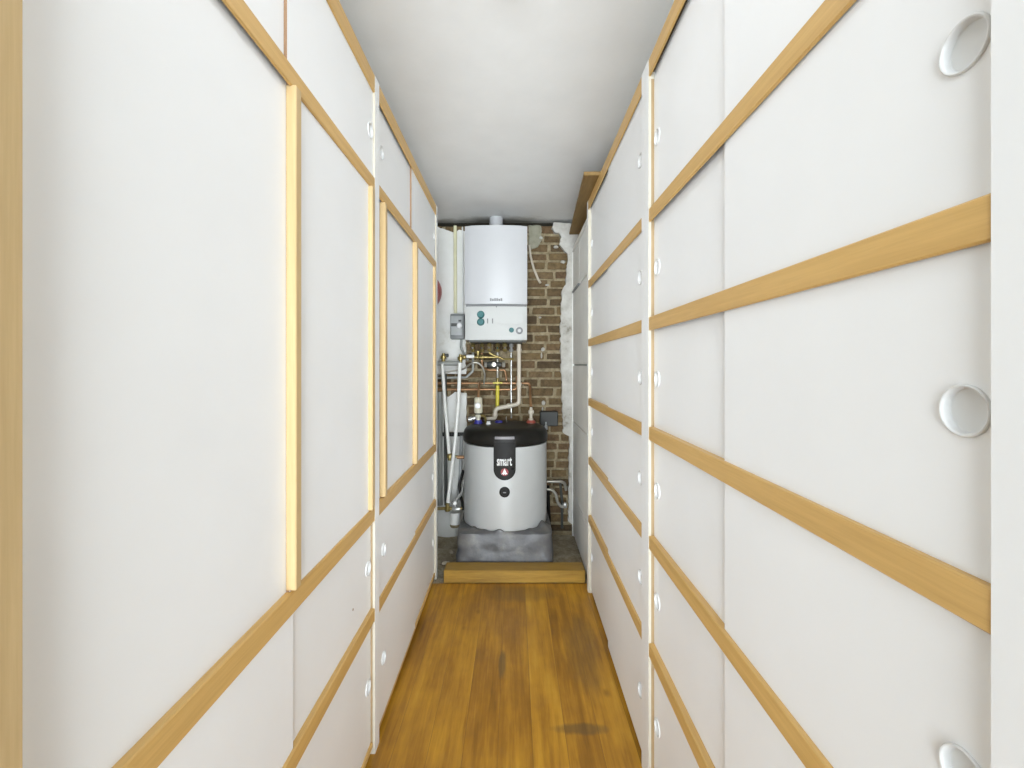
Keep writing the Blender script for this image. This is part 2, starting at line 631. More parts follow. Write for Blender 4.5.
for (x, y, w, h_) in ((563, 262, 5, 3.2), (543, 349.5, 4, 4), (541.5, 355.5, 1.6, 6), (543.5, 403, 3.6, 5), (542.5, 409, 1.6, 4), (540, 317.5, 3, 2), (547, 285, 4, 2), (556, 247, 5, 3), (541, 238, 4, 3)):
    c = P(x, y, YB - 0.016)
    r0 = bmesh.ops.create_icosphere(bm, subdivisions=2, radius=1.0)
    for v in r0['verts']:
        t = 1 + 0.25 * noise.noise(v.co * 2 + Vector((x, y, 0)))
        v.co = Vector((c.x + v.co.x * w * 0.0038 * t, c.y + v.co.y * 0.014, c.z + v.co.z * h_ * 0.0038 * t))
obj('plaster_lump', bm, M['plaster'], wall_back, True)

# ------------------------------------------------------------------ cabinets
AR, SR = 0.3968, 0.008      # right run: X = AR + SR * Y on the front plane
AL, SL = 0.4506, 0.005      # left run


class Cab:
    def __init__(s, side, y0, name, label):
        s.d = 1 if side == 'r' else -1
        a, sl = (AR, SR) if side == 'r' else (AL, SL)
        s.y0 = y0
        s.e = thing(name, label, 'cabinet', (s.d * (a + sl * y0), y0, 0), -s.d * math.atan(sl))

    def b(s, bm, v0, v1, y0, y1, z0, z1, mat=0, bev=0.0):
        return box(bm, (s.d * v0, y0 - s.y0, z0), (s.d * v1, y1 - s.y0, z1), mat, bev)

    def part(s, name, bm, mats, parent=None, smooth=False):
        return obj(name, bm, mats, parent or s.e, smooth)

    def panel(s, y0, y1, z1, liner=0, v0=-0.001, depth=0.5, mats=None):
        """upright side board; liner: +1/-1 adds a thin beech lining on that face, set back from the edge"""
        bm = B()
        fs = s.b(bm, v0, depth, y0, y1, 0.0, z1, 0)
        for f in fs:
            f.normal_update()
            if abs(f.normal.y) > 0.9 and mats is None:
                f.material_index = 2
        if liner:
            ya, yb = (y1, y1 + 0.0006) if liner > 0 else (y0 - 0.0006, y0)
            s.b(bm, 0.007, depth - 0.02, ya, yb, 0.03, z1 - 0.06, 1)
        return s.part('side_panel', bm, mats or [M['laminate'], M['tan'], M['cream_side']])

    def rail(s, y0, y1, z0, z1, v1=0.038, name='rail', mat=None, v0=0.0, groove=0.0):
        """wooden cross rail; groove: the doors run in a slot of this height cut in its underside"""
        bm = B()
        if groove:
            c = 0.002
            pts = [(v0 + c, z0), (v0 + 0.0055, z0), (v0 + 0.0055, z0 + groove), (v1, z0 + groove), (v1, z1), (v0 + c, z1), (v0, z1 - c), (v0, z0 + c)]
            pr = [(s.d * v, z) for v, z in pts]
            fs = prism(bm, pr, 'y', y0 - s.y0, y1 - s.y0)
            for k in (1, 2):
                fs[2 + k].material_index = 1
        else:
            s.b(bm, v0, v1, y0, y1, z0, z1, 0, 0.0025)
        return s.part(name, bm, [mat or M['beech_h'], M['groove_shade']])

    def door(s, v0, y0, y1, z0, z1, pull=None, th=0.007, brown=True, mat=None):
        """flat sliding door; pull = (y, z): a round finger pull let into a real hole"""
        d = s.d
        bm = B()
        yo = s.y0
        def quad(v, ya, yb, za, zb, m=0):
            vs = [bm.verts.new((d * v, y - yo, z)) for y, z in ((ya, za), (yb, za), (yb, zb), (ya, zb))]
            bm.faces.new(vs).material_index = m
        for ya, yb in ((y0, y0), (y1, y1)):
            vs = [bm.verts.new((d * v, ya - yo, z)) for v, z in ((v0, z0), (v0 + th, z0), (v0 + th, z1), (v0, z1))]
            bm.faces.new(vs).material_index = 1 if brown else 0
        for zz in (z0, z1):
            vs = [bm.verts.new((d * v, y - yo, zz)) for v, y in ((v0, y0), (v0 + th, y0), (v0 + th, y1), (v0, y1))]
            bm.faces.new(vs)
        if pull is None:
            quad(v0, y0, y1, z0, z1); quad(v0 + th, y0, y1, z0, z1)
        else:
            yc, zc = pull
            rr, q, n = 0.0215, 0.0265, 32
            for v in (v0, v0 + th):
                quad(v, y0, yc - q, z0, z1); quad(v, yc + q, y1, z0, z1)
                quad(v, yc - q, yc + q, z0, zc - q); quad(v, yc - q, yc + q, zc + q, z1)
                ci, sq = [], []
                for k in range(n):
                    t = 2 * PI * k / n + PI / 4
                    c_, s_ = math.cos(t), math.sin(t)
                    mx = max(abs(c_), abs(s_))
                    ci.append(bm.verts.new((d * v, yc + rr * c_ - yo, zc + rr * s_)))
                    sq.append(bm.verts.new((d * v, yc + q * c_ / mx - yo, zc + q * s_ / mx)))
                for k in range(n):
                    j = (k + 1) % n
                    bm.faces.new((ci[k], ci[j], sq[j], sq[k]))
        bmesh.ops.remove_doubles(bm, verts=bm.verts[:], dist=1e-5)
        o = s.part('door', bm, [mat or M['laminate'], M['hardboard']])
        if pull is not None:
            bm = B()
            lathe(bm, (d * v0, yc - yo, zc), (d, 0, 0),
                  [(0.0212, 0.0055), (0.0240, 0.0000), (0.0243, -0.0012), (0.0238, -0.0026), (0.0228, -0.0032), (0.0216, -0.0028),
                   (0.0209, -0.0014), (0.0206, 0.0), (0.0204, 0.0046), (0.0196, 0.0054), (0, 0.0054)], 48)
            s.part('finger_pull', bm, M['ring'], o, True)
        return o

    def strip(s, y0, y1, z0, z1, door, v0=-0.008, v1=None):
        bm = B()
        v1 = VBL if v1 is None else v1
        s.b(bm, v0, v1, y0, y1, z0, z1, 0, 0.002)
        return s.part('edge_strip', bm, M['beech_v'], door)

    def carcass(s, y0, y1, top, depth=0.5, back=True):
        bm = B(); s.b(bm, 0.03, depth, y0, y1, top - 0.012, top)
        s.part('top_panel', bm, M['old_white'])
        bm = B(); s.b(bm, depth - 0.012, depth, y0, y1, 0.03, top - 0.012)
        s.part('back_panel', bm, M['old_white'])
        bm = B(); s.b(bm, 0.030, 0.046, y0, y1, 0.0, 0.026)
        s.part('plinth', bm, M['dark'])


VF, VB = 0.0080, 0.0160      # the two sliding tracks on the right (front, back)
UP = 0.0125
GR = 0.014                   # slot in the underside of a rail
VFL, VBL = 0.0060, 0.0135    # and on the left
RR = [1.753, 1.425, 1.093, 0.764, 0.439]     # tops of the right-hand rails


def right_cab(y0, y1, label, py0, py1, overlap, lined=False, near_pull=0.052, far_pull=0.05):
    """y0..y1 inside; py0/py1 outer edges of the side boards"""
    c = Cab('r', py0, 'cabinet', label)
    top = 2.205
    c.panel(py0, y0, top)
    c.panel(y1, py1, top, -1 if lined else 0)
    c.carcass(y0, y1, top)
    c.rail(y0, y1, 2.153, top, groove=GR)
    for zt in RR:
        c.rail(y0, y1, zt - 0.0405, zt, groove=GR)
    c.rail(y0, y1, 0.026, 0.044, name='bottom_rail', mat=M['tan'], v0=0.024)
    tops = [2.153] + [z - 0.0405 for z in RR]
    bots = RR + [0.020]
    for zt, zb in zip(tops, bots):
        zc = 0.5 * (zt + zb)
        c.door(VF, y0 + 0.001, overlap, zb, zt + UP, (y0 + near_pull, zc))
        c.door(VB, overlap - 0.03, y1 - 0.001, zb, zt + UP, (y1 - far_pull, zc))
    return c


right_cab(0.3805, 1.376, 'nearest white cabinet of sliding doors on the right, wood rails, large ring pulls', 0.348, 1.4135, 0.890, lined=True, near_pull=0.0305, far_pull=0.033)
right_cab(1.453, 2.556, 'middle white cabinet on the right, five wood rails, a loose plank on its top', 1.4145, 2.596, 2.038, near_pull=0.045, far_pull=0.032)


def left_cab(y0, y1, label, py0, py1, up, low, strips, dots, near_pull, far_pull, lined=False):
    c = Cab('l', py0, 'cabinet', label)
    top = 2.233
    c.panel(py0, y0, top)
    c.panel(y1, py1, top, -1 if lined else 0)
    c.carcass(y0, y1, top)
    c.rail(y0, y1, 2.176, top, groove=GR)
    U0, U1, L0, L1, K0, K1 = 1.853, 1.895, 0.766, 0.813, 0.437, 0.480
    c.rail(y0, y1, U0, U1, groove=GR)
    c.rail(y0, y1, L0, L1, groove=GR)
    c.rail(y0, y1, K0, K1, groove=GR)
    c.rail(y0, y1, 0.022, 0.040, name='bottom_rail', v0=0.006)
    # upper doors: the far one runs in front
    zc = 0.5 * (U1 + 2.176)
    c.door(VBL, y0 + 0.001, up + 0.03, U1, 2.176 + UP, (y0 + near_pull, zc))
    c.door(VFL, up, y1 - 0.001, U1, 2.176 + UP, (y1 - far_pull, zc))
    # tall doors with beech grip strips
    (a0, a1), (b0, b1), (e0, e1) = strips
    d1 = c.door(VBL, y0 + 0.001, b0 + 0.04, L1, U0 + UP)
    c.strip(a0, a1, L1 + 0.003, U0 - 0.001, d1)
    d2 = c.door(VFL, b0 + 0.001, y1 - 0.001, L1, U0 + UP)
    c.strip(b0, b1, L1 + 0.003, U0 + 0.003, d2)
    c.strip(e0, e1, L1 + 0.003, U0 - 0.001, d2)
    # lower two rows: the near door runs in front
    for zt, zb in ((L0, K1), (K0, 0.040)):
        zc = 0.5 * (zt + zb)
        c.door(VFL, y0 + 0.001, low, zb, zt + UP, (y0 + near_pull, zc))
        c.door(VBL, low - 0.03, y1 - 0.001, zb, zt + UP, (y1 - far_pull, zc))
    for (yy, zz) in dots:
        bm = B()
        lathe(bm, (c.d * (VBL + 0.0005), yy - c.y0, zz), (-c.d, 0, 0), [(0, 0), (0.0035, 0), (0.0035, 0.0012), (0, 0.0016)], 12)
        c.part('lock_hole', bm, M['hardboard'])
    return c


left_cab(0.385, 1.497, 'nearest white cabinet on the left, tall sliding doors edged in beech', 0.350, 1.519, 0.925, 0.950,
         ((0.388, 0.4135), (0.9337, 0.9587), (1.448, 1.474)), ((1.33, 0.565),), 0.045, 0.030, True)
left_cab(1.544, 2.715, 'far white cabinet on the left, tall beech-edged doors, beside the boiler', 1.520, 2.752, 2.074, 2.15,
         ((1.595, 1.621), (2.127, 2.153), (2.640, 2.666)), (), 0.075, 0.045)

# far right cupboard with hinged doors
c = Cab('r', 2.614, 'cupboard', 'far right aged white cupboard with hinged doors, next to the brick wall')
ow = [M['old_white']]
c.panel(2.614, 2.632, 2.150, None, 0.012, 0.5, ow)
c.panel(3.405, 3.42, 2.150, None, 0.012, 0.5, ow)
c.carcass(2.632, 3.405, 2.138)
c.rail(2.632, 3.405, 2.120, 2.150, mat=M['white_edge'], v0=0.012)
rows = [(1.826, 2.116, True), (1.287, 1.815, False), (0.868, 1.275, False), (0.330, 0.860, False), (0.028, 0.322, False)]
for zb, zt, two in rows:
    spans = ((2.636, 3.036), (3.044, 3.402)) if two else ((2.636, 3.402),)
    for ya, yb in spans:
        bm = B(); c.b(bm, 0.016, 0.034, ya, yb, zb, zt, 0, 0.002)
        dd = c.part('door', bm, M['old_white'])
for zb, zt, two in rows[1:]:
    bm = B(); c.b(bm, 0.028, 0.040, 2.632, 3.405, zt, zt + 0.010)
    c.part('gap_strip', bm, M['greypipe'])  # added grey strip that draws the gap line between two door rows
bm = B()
c.b(bm, 0.006, 0.024, 3.05, 3.39, 1.814, 1.828, 0, 0.002)
h_ = c.part('handle', bm, M['grey_box'])

# loose plank lying on the cabinet tops
bm = B()
zb = 2.2065
prism(bm, [(0.341, 2.222), (0.393, 3.235), (0.76, 3.22), (0.72, 2.215)], 'z', zb, zb + 0.019)
bmesh.ops.bevel(bm, geom=bm.edges[:], offset=0.002, segments=1, affect='EDGES')
tag(rebase(obj('wooden_plank', bm, M['oldboard']), (0.5, 2.7, zb)), 'loose brown wooden plank lying askew on top of the right cabinets', 'plank')

# oak step before the tank
bm = B()
box(bm, (-0.4125, 2.668, 0.0), (0.418, 2.785, 0.074), 0, 0.004)
tag(rebase(obj('wooden_step', bm, M['beam']), (0, 2.73, 0)), 'low oak step board across the corridor before the water tank', 'step')

# ------------------------------------------------------------------ hot water tank
TX, TY, TR = -0.0585, 3.12, 0.2815
TZ = 0.2326
tank = thing('water_tank', 'grey cylindrical water tank with a rounded black lid', 'water tank', (TX, TY, TZ))
bm = B()
lathe(bm, (0, 0, 0), (0, 0, 1), [(0, 0), (TR - 0.004, 0), (TR, 0.004), (TR, 0.53), (0, 0.53)], 96)
obj('body', bm, M['silver'], tank, True)
bm = B()
zz = lambda z: z - TZ
lathe(bm, (0, 0, 0), (0, 0, 1), [(0, zz(0.769)), (0.284, zz(0.770)), (0.288, zz(0.775)), (0.289, zz(0.805)), (0.2865, zz(0.822)), (0.279, zz(0.842)),
                                 (0.266, zz(0.857)), (0.245, zz(0.868)), (0.21, zz(0.874)), (0, zz(0.878))], 96)
lid = obj('lid', bm, M['black'], tank, True)


def on_tank(xa, z, r):
    """arc length xa from the front of the tank, world height z"""
    t = xa / TR
    return Vector((r * math.sin(t), -r * math.cos(t), z - TZ))


def curved_plate(bm, fn, r0, r1, z0, z1, nz=30, nx=16, mat=0):
    """plate hugging the tank; fn(z) gives the half width"""
    lay = []
    for r_ in (r0, r1):
        gg = []
        for j in range(nz + 1):
            z = z0 + (z1 - z0) * j / nz
            w = fn(z)
            gg.append([bm.verts.new(on_tank(-w + 2 * w * i / nx, z, r_)) for i in range(nx + 1)])
        lay.append(gg)
    a, b = lay
    for j in range(nz):
        for i in range(nx):
            bm.faces.new((a[j][i], a[j][i + 1], a[j + 1][i + 1], a[j + 1][i])).material_index = mat
            bm.faces.new((b[j][i], b[j][i + 1], b[j + 1][i + 1], b[j + 1][i])).material_index = mat
        for i in (0, nx):
            bm.faces.new((a[j][i], b[j][i], b[j + 1][i], a[j + 1][i])).material_index = mat
    for j in (0, nz):
        for i in range(nx):
            bm.faces.new((a[j][i], a[j][i + 1], b[j][i + 1], b[j][i])).material_index = mat


hw = 0.067
zbot = 0.563
def tongue(z):
    if z >= zbot + hw:
        return hw
    q = hw - (z - zbot)
    return max(0.0015, math.sqrt(max(0, hw * hw - q * q)))
bm = B()
# denser rows in the round end
curved_plate(bm, tongue, TR - 0.002, 0.2925, zbot, zbot + hw, 40, 18)
curved_plate(bm, tongue, TR - 0.002, 0.2925, zbot + hw, 0.800, 10, 18)
bmesh.ops.remove_doubles(bm, verts=bm.verts[:], dist=1e-5)
cover = obj('front_cover', bm, M['black_gloss'], tank, True)
# grip bar
bm = B()
curved_plate(bm, lambda z: 0.058, 0.285, 0.2985, 0.8185, 0.834, 2, 16)
bmesh.ops.bevel(bm, geom=[e for e in bm.edges if e.calc_face_angle(0) > 0.7], offset=0.003, segments=2, affect='EDGES')
obj('grip', bm, M['grip'], lid, True)
# lettering
cu = bpy.data.curves.new('lettering', 'FONT')
cu.body = 'smart'
cu.size = 1.0
cu.offset = 0.024
cu.resolution_u = 4
to = bpy.data.objects.new('lettering', cu)
COL.objects.link(to)
dg = bpy.context.evaluated_depsgraph_get()
tm = bpy.data.meshes.new_from_object(to.evaluated_get(dg))
bpy.data.objects.remove(to)
bm = B(); bm.from_mesh(tm)
bpy.data.meshes.remove(tm)
xs = [v.co.x for v in bm.verts]; ys = [v.co.y for v in bm.verts]
X0, X1, Y0, Y1 = min(xs), max(xs), min(ys), max(ys)
bmesh.ops.subdivide_edges(bm, edges=[e for e in bm.edges if e.calc_length() > 0.25], cuts=2)
ext = bmesh.ops.extrude_face_region(bm, geom=bm.faces[:])
ev = {e for e in ext['geom'] if isinstance(e, bmesh.types.BMVert)}
for v in bm.verts:
    xa = (v.co.x - X0) / (X1 - X0) * 0.090 - 0.046
    z = 0.653 + (v.co.y - Y0) / (Y1 - Y0) * 0.053
    v.co = on_tank(xa, z, 0.2938 if v in ev else 0.2925)
obj('lettering', bm, M['letter'], cover)
# emblem: dark red disc, white flame triangle
bm = B()
def flat_shape(bm, pts, r0, r1, mat):
    a = [bm.verts.new(on_tank(x, z, r0)) for x, z in pts]
    b = [bm.verts.new(on_tank(x, z, r1)) for x, z in pts]
    for vs in (a, b):
        bm.faces.new(vs).material_index = mat
    for i in range(len(pts)):
        j = (i + 1) % len(pts)
        bm.faces.new((a[i], a[j], b[j], b[i])).material_index = mat
ez = 0.614
ring = [(0.023 * math.cos(t), ez + 0.023 * math.sin(t)) for t in [2 * PI * k / 40 for k in range(40)]]
flat_shape(bm, ring, 0.2920, 0.2932, 0)
flat_shape(bm, [(0, ez + 0.022), (0.006, ez + 0.010), (0.011, ez - 0.004), (0.019, ez - 0.013), (0.010, ez - 0.011), (0.007, ez - 0.018),
                (0, ez - 0.010), (-0.007, ez - 0.018), (-0.010, ez - 0.011), (-0.019, ez - 0.013), (-0.011, ez - 0.004), (-0.006, ez + 0.010)], 0.2930, 0.2940, 1)
obj('emblem', bm, [M['red_print'], M['letter']], cover)
# thermostat dial
bm = B()
lathe(bm, (0, -TR + 0.004, 0.488 - TZ), (0, -1, 0), [(0, 0), (0.033, 0), (0.033, 0.010), (0.029, 0.014), (0.020, 0.015), (0.018, 0.020), (0, 0.021)], 40)
dial = obj('thermostat', bm, M['black_gloss'], tank, True)
bm = B()
box(bm, (-0.010, -TR - 0.019, 0.486 - TZ), (0.009, -TR - 0.0155, 0.491 - TZ), 0, 0.001)
obj('pointer', bm, M['grip'], dial)


def port(px, py, Y, r, h_, mat, name, cap=None):
    p = P(px, py, Y)
    x, y = p.x - TX, Y - TY
    bm = B()
    lathe(bm, (x, y, 0.870 - TZ), (0, 0, 1), [(0, 0), (r * 1.25, 0), (r * 1.25, 0.012), (r, 0.016), (r, 0.016 + h_), (0, 0.016 + h_)], 28)
    return obj(name, bm, mat, tank, True)


port(478.3, 424, 3.16, 0.024, 0.012, M['blue'], 'cold_port')
port(488.5, 425, 3.10, 0.013, 0.010, M['letter'], 'sensor_plug')
port(498.8, 424, 3.20, 0.022, 0.003, M['blue'], 'blank_port')
port(531, 424, 3.20, 0.026, 0.006, M['red'], 'hot_port')
bm = B()
p = P(507, 422, 3.2)
tube(bm, [(p.x - TX, p.y - TY, 0.872 - TZ), (p.x - TX - 0.006, p.y - TY, 0.905 - TZ), (p.x - TX - 0.004, p.y - TY, 0.918 - TZ)], 0.0025, 8, 0, 0.01)
obj('lifting_hook', bm, M['steel'], tank, True)

# plinth wrapped in plastic
pl = thing('wrapped_block', 'low block wrapped in crumpled grey plastic under the water tank', 'plinth', (TX, TY, 0))
bm = B(); box(bm, (-0.27, -0.27, 0.0), (0.27, 0.27, TZ - 0.001))
obj('block', bm, M['concrete'], pl)
bm = B()
NT = 220
def rect_pt(t, hx, hy, k=5.0):
    c_, s_ = math.cos(t), math.sin(t)
    q = (abs(c_) ** k + abs(s_) ** k) ** (-1 / k)
    return hx * c_ * q, hy * s_ * q
levels = []
for lv in range(15):
    s = lv / 14
    row_ = []
    for i in range(NT):
        t = 2 * PI * i / NT
        if s <= 0.72:
            u = s / 0.72
            hx = 0.312 - 0.016 * u; hy = 0.326 - 0.032 * u
            x, y = rect_pt(t, hx, hy, 14)
            z = -0.004 + (TZ + 0.002) * u
            amp = 0.004 + 0.010 * math.sin(PI * min(1, u * 1.0)) 
            nz_ = noise.noise(Vector((x * 5 + z * 4, y * 5, z * 11))) + 0.35 * noise.noise(Vector((x * 14 + z * 12, y * 14, z * 7)))
            rr = math.hypot(x, y)
            inward = -abs(nz_) * amp * 1.6 + 0.004
            x += x / rr * inward; y += y / rr * inward
            z += 0.006 * noise.noise(Vector((x * 11, y * 11, 4))) * u
        else:
            u = (s - 0.72) / 0.28
            hx, hy = 0.296, 0.294
            x0, y0 = rect_pt(t, hx, hy, 14)
            # gather against the tank (tank centre in this frame)
            tx, ty = 0.0, 0.0
            ang = math.atan2(y0 - ty, x0 - tx)
            rt = TR + 0.006 + 0.007 * abs(noise.noise(Vector((math.cos(ang) * 5, math.sin(ang) * 5, 1))))
            x1_, y1_ = tx + rt * math.cos(ang), ty + rt * math.sin(ang)
            x = x0 + (x1_ - x0) * u; y = y0 + (y1_ - y0) * u
            lift = 0.012 + 0.045 * max(0, noise.noise(Vector((math.cos(ang) * 4.2 + 3, math.sin(ang) * 4.2, 9)))) 
            z = TZ - 0.002 + lift * u + 0.004 * noise.noise(Vector((x * 16, y * 16, 2)))
        row_.append(bm.verts.new((x, y, z)))
    levels.append(row_)
for a, b in zip(levels, levels[1:]):
    for i in range(NT):
        j = (i + 1) % NT
        bm.faces.new((a[i], a[j], b[j], b[i]))
sh = obj('plastic_sheet', bm, M['sheet'], pl, True)
md = sh.modifiers.new('thickness', 'SOLIDIFY'); md.thickness = 0.0015; md.offset = 1

# ------------------------------------------------------------------ boiler
BY = 3.10
b0 = P(464.8, 0, BY).x; b1 = P(527.2, 0, BY).x
bc = 0.5 * (b0 + b1); bw = (b1 - b0) / 2
zt = P(0, 226, BY).z; zm = P(0, 304.2, BY).z; zm2 = P(0, 306.6, BY).z; zb = P(0, 340, BY).z
boiler = thing('boiler', 'white wall-hung gas boiler with two teal knobs above the water tank', 'boiler', (bc, BY, zb))


def bowed(hw_, dback, bow, z0, z1, bev=0.006):
    """cabinet section with a softly bowed front"""
    pts = []
    n = 18
    for i in range(n + 1):
        x = -hw_ + 2 * hw_ * i / n
        pts.append((x, -bow * (1 - (x / hw_) ** 2) + (0.004 if i in (0, n) else 0)))
    pts += [(hw_, dback), (-hw_, dback)]
    bm = B()
    prism(bm, pts, 'z', z0, z1)
    es = [e for e in bm.edges if abs(e.verts[0].co.z - e.verts[1].co.z) < 1e-6 and (e.verts[0].co.y + e.verts[1].co.y) / 2 < 0.02]
    bmesh.ops.bevel(bm, geom=es, offset=bev, segments=2, affect='EDGES')
    return bm


L = lambda z: z - zb
obj('casing', bowed(bw, YB - BY - 0.002, 0.022, L(zm), L(zt)), M['boiler'], boiler, True)
bm = B(); box(bm, (-bw + 0.006, 0.012, L(zm2) - 0.001), (bw - 0.006, YB - BY - 0.01, L(zm) + 0.001))
obj('shadow_gap', bm, M['panel_line'], boiler)
cp = obj('control_panel', bowed(bw * 0.995, YB - BY - 0.002, 0.010, 0, L(zm2), 0.004), M['panel'], boiler, True)


def bl(x, y, dy=0.0):
    p = P(x, y, BY - 0.01)
    return Vector((p.x - bc, dy, p.z - zb))


def panel_front(x):      # local y of the control panel face
    return -0.010 * (1 - (x / bw) ** 2)


def pill(bm, xa, xb, za, zb_, y0, y1, mat=0, n=10):
    r_ = (zb_ - za) / 2
    pts = []
    for k in range(n + 1):
        t = -PI / 2 + PI * k / n
        pts.append((xb - r_ + r_ * math.cos(t), (za + zb_) / 2 + r_ * math.sin(t)))
    for k in range(n + 1):
        t = PI / 2 + PI * k / n
        pts.append((xa + r_ + r_ * math.cos(t), (za + zb_) / 2 + r_ * math.sin(t)))
    fs = prism(bm, pts, 'y', y0, y1, mat)
    es = list({e for e in fs[0].edges})
    bmesh.ops.bevel(bm, geom=es, offset=0.003, segments=2, affect='EDGES')


bm = B()
a = bl(469, 325); b = bl(524, 312.5)
pill(bm, a.x, b.x, a.z, b.z, -0.0125, 0.004)
tray = obj('control_strip', bm, M['panel'], cp, True)
bm = B()
a = bl(494.5, 324); b = bl(523, 313.5)
pill(bm, a.x, b.x, a.z, b.z, -0.017, -0.010)
obj('flap', bm, M['panel'], cp, True)
for (x, y, r_) in ((480.8, 314.6, 0.0235), (480.8, 322.0, 0.0235)):
    q = bl(x, y)
    bm = B()
    lathe(bm, (q.x, -0.011, q.z), (0, -1, 0), [(0, 0), (r_ * 1.1, 0), (r_ * 1.1, 0.003), (r_, 0.005), (r_ * 0.9, 0.018), (r_ * 0.8, 0.020), (0, 0.020)], 28)
    kn = obj('knob', bm, M['teal'], cp, True)
    bm = B()
    box(bm, (q.x - 0.0025, -0.0325, q.z), (q.x + 0.0025, -0.030, q.z + r_ * 0.8))
    obj('pointer', bm, M['teal'], kn)
for x in (487.6, 492.6):
    q = bl(x, 321)
    bm = B()
    box(bm, (q.x - 0.004, -0.0150, q.z - 0.017), (q.x + 0.004, -0.012, q.z + 0.017), 0, 0.001)
    obj('indicator', bm, M['panel_line'], cp)
q = bl(511.5, 330)
bm = B(); lathe(bm, (q.x, -0.006, q.z), (0, -1, 0), [(0, 0), (0.017, 0), (0.017, 0.006), (0.014, 0.009), (0, 0.0095)], 24)
obj('button', bm, M['teal'], cp, True)
q = bl(519.4, 330.6)
bm = B(); lathe(bm, (q.x, -0.004, q.z), (0, -1, 0), [(0, 0), (0.024, 0), (0.024, 0.006), (0.020, 0.008), (0.019, 0.006), (0, 0.006)], 28)
obj('gauge', bm, M['badge'], cp, True)
bm = B()
lathe(bm, (q.x, -0.0095, q.z), (0, -1, 0), [(0, 0), (0.0185, 0), (0, 0.0012)], 28)
obj('gauge_face', bm, M['panel'], cp, True)
# notch below the casing
a = bl(496.4, 305.5)
bm = B(); prism(bm, [(a.x - 0.012, a.z + 0.004), (a.x + 0.012, a.z + 0.004), (a.x, a.z - 0.016)], 'y', -0.0125, -0.004)
obj('latch', bm, M['panel_line'], boiler)
# maker's plate: a small silver bar of raised strokes
bm = B()
q0 = bl(489.8, 301.2); q1 = bl(502.6, 298.4)
yy = -0.0225
x = q0.x
for k in range(6):
    w_ = (q1.x - q0.x) / 6
    box(bm, (x + 0.001, yy - 0.0015, q0.z), (x + w_ - 0.0015, yy + 0.004, q1.z - (0.004 if k in (1, 4) else 0)), 0, 0.001)
    x += w_
obj('badge', bm, M['badge'], boiler)
# flue
bm = B()
fx, fy = P(496.2, 0, 3.385).x - bc, 3.385 - BY
lathe(bm, (fx, fy, L(zt) - 0.002), (0, 0, 1), [(0, 0), (0.056, 0), (0.056, 0.014), (0.050, 0.018), (0.050, CEIL - zt + 0.001), (0, CEIL - zt + 0.001)], 36)
obj('flue', bm, M['boiler'], boiler, True)
# connections below
bm = B()
box(bm, (-bw + 0.03, 0.05, -0.012), (bw - 0.03, YB - BY - 0.03, 0.001))
obj('base_plate', bm, M['dark_grey'], boiler)


for x, Yv, mt in ((473, 3.37, 'brass'), (482, 3.375, 'brass'), (489.3, 3.27, 'brass'), (497.6, 3.35, 'teal'), (511.2, 3.36, 'chrome'), (505, 3.30, 'brass')):
    q = P(x, 0, Yv); lx, ly = q.x - bc, Yv - BY
    bm = B()
    lathe(bm, (lx, ly, -0.075), (0, 0, 1), [(0, 0), (0.012, 0), (0.016, 0.004), (0.016, 0.02), (0.011, 0.024), (0.011, 0.036), (0.017, 0.04), (0.017, 0.056), (0.012, 0.062), (0.012, 0.064), (0, 0.064)], 8)
    sv = obj('service_valve', bm, M['brass' if mt == 'teal' else mt], boiler, True)
    bm = B(); box(bm, (lx - 0.004, ly - 0.040, -0.052), (lx + 0.004, ly - 0.012, -0.040), 0, 0.002)
    obj('lever', bm, M['teal' if mt == 'teal' else 'grip'], sv)


# ------------------------------------------------------------------ nook fittings
def pipe(name, path, r, mat, label, cat='pipe', bend=0.03, n=14, group=None):
    bm = B()
    tube(bm, path, r, n, 0, bend)
    o = obj(name, bm, mat, None, True)
    tag(o, label, cat, group)
    rebase(o, tuple(path[0]))
    return o


def collar(parent, at, axis, r, l, mat, name='fitting', n=16):
    """hexagon-ish union nut centred on a world point"""
    at = Vector(at); axis = Vector(axis).normalized()
    bm = B()
    o_ = at - parent.location - axis * (l / 2)
    lathe(bm, o_, axis, [(0, 0), (r * 0.86, 0), (r, l * 0.18), (r, l * 0.82), (r * 0.86, l), (0, l)], n)
    return obj(name, bm, mat, parent, True)


YP = 3.34
# isolator switch left of the boiler
sw = thing('isolator_switch', 'grey electrical switch box on the white wall left of the boiler', 'switch', tuple(P(457.2, 339, 3.36)))
base = sw.location
hw_ = 0.0515; hh = P(0, 313.8, 3.36).z - base.z
bm = B(); box(bm, (-hw_, 0, 0), (hw_, YB - 0.031 - base.y, hh), 0, 0.006, 2)
bx = obj('housing', bm, M['grey_box'], sw, True)
bm = B(); box(bm, (-hw_ * 0.92, -0.010, 0.028), (hw_ * 0.80, 0.002, hh - 0.018), 0, 0.004, 2)
obj('cover', bm, M['grey_light'], sw, True)
bm = B(); lathe(bm, (0.018, -0.009, hh * 0.52), (0, -1, 0), [(0, 0), (0.020, 0), (0.018, 0.014), (0.010, 0.02), (0, 0.02)], 24)
obj('knob', bm, M['letter'], sw, True)
bm = B()
box(bm, (-0.045, -0.0125, hh * 0.50), (0.0, -0.0095, hh * 0.62), 0, 0.001)
box(bm, (0.010, -0.0125, hh * 0.68), (0.032, -0.0095, hh * 0.76), 0, 0.001)
obj('marking', bm, M['dark_grey'], sw)
bm = B()
tube(bm, [Vector((0.028, 0.03, 0.004)), P(461.0, 347, 3.38) - base, P(463.5, 353, 3.38) - base, P(468, 360, 3.36) - base], 0.009, 10, 0, 0.03)
obj('cable', bm, M['greypipe'], sw, True)

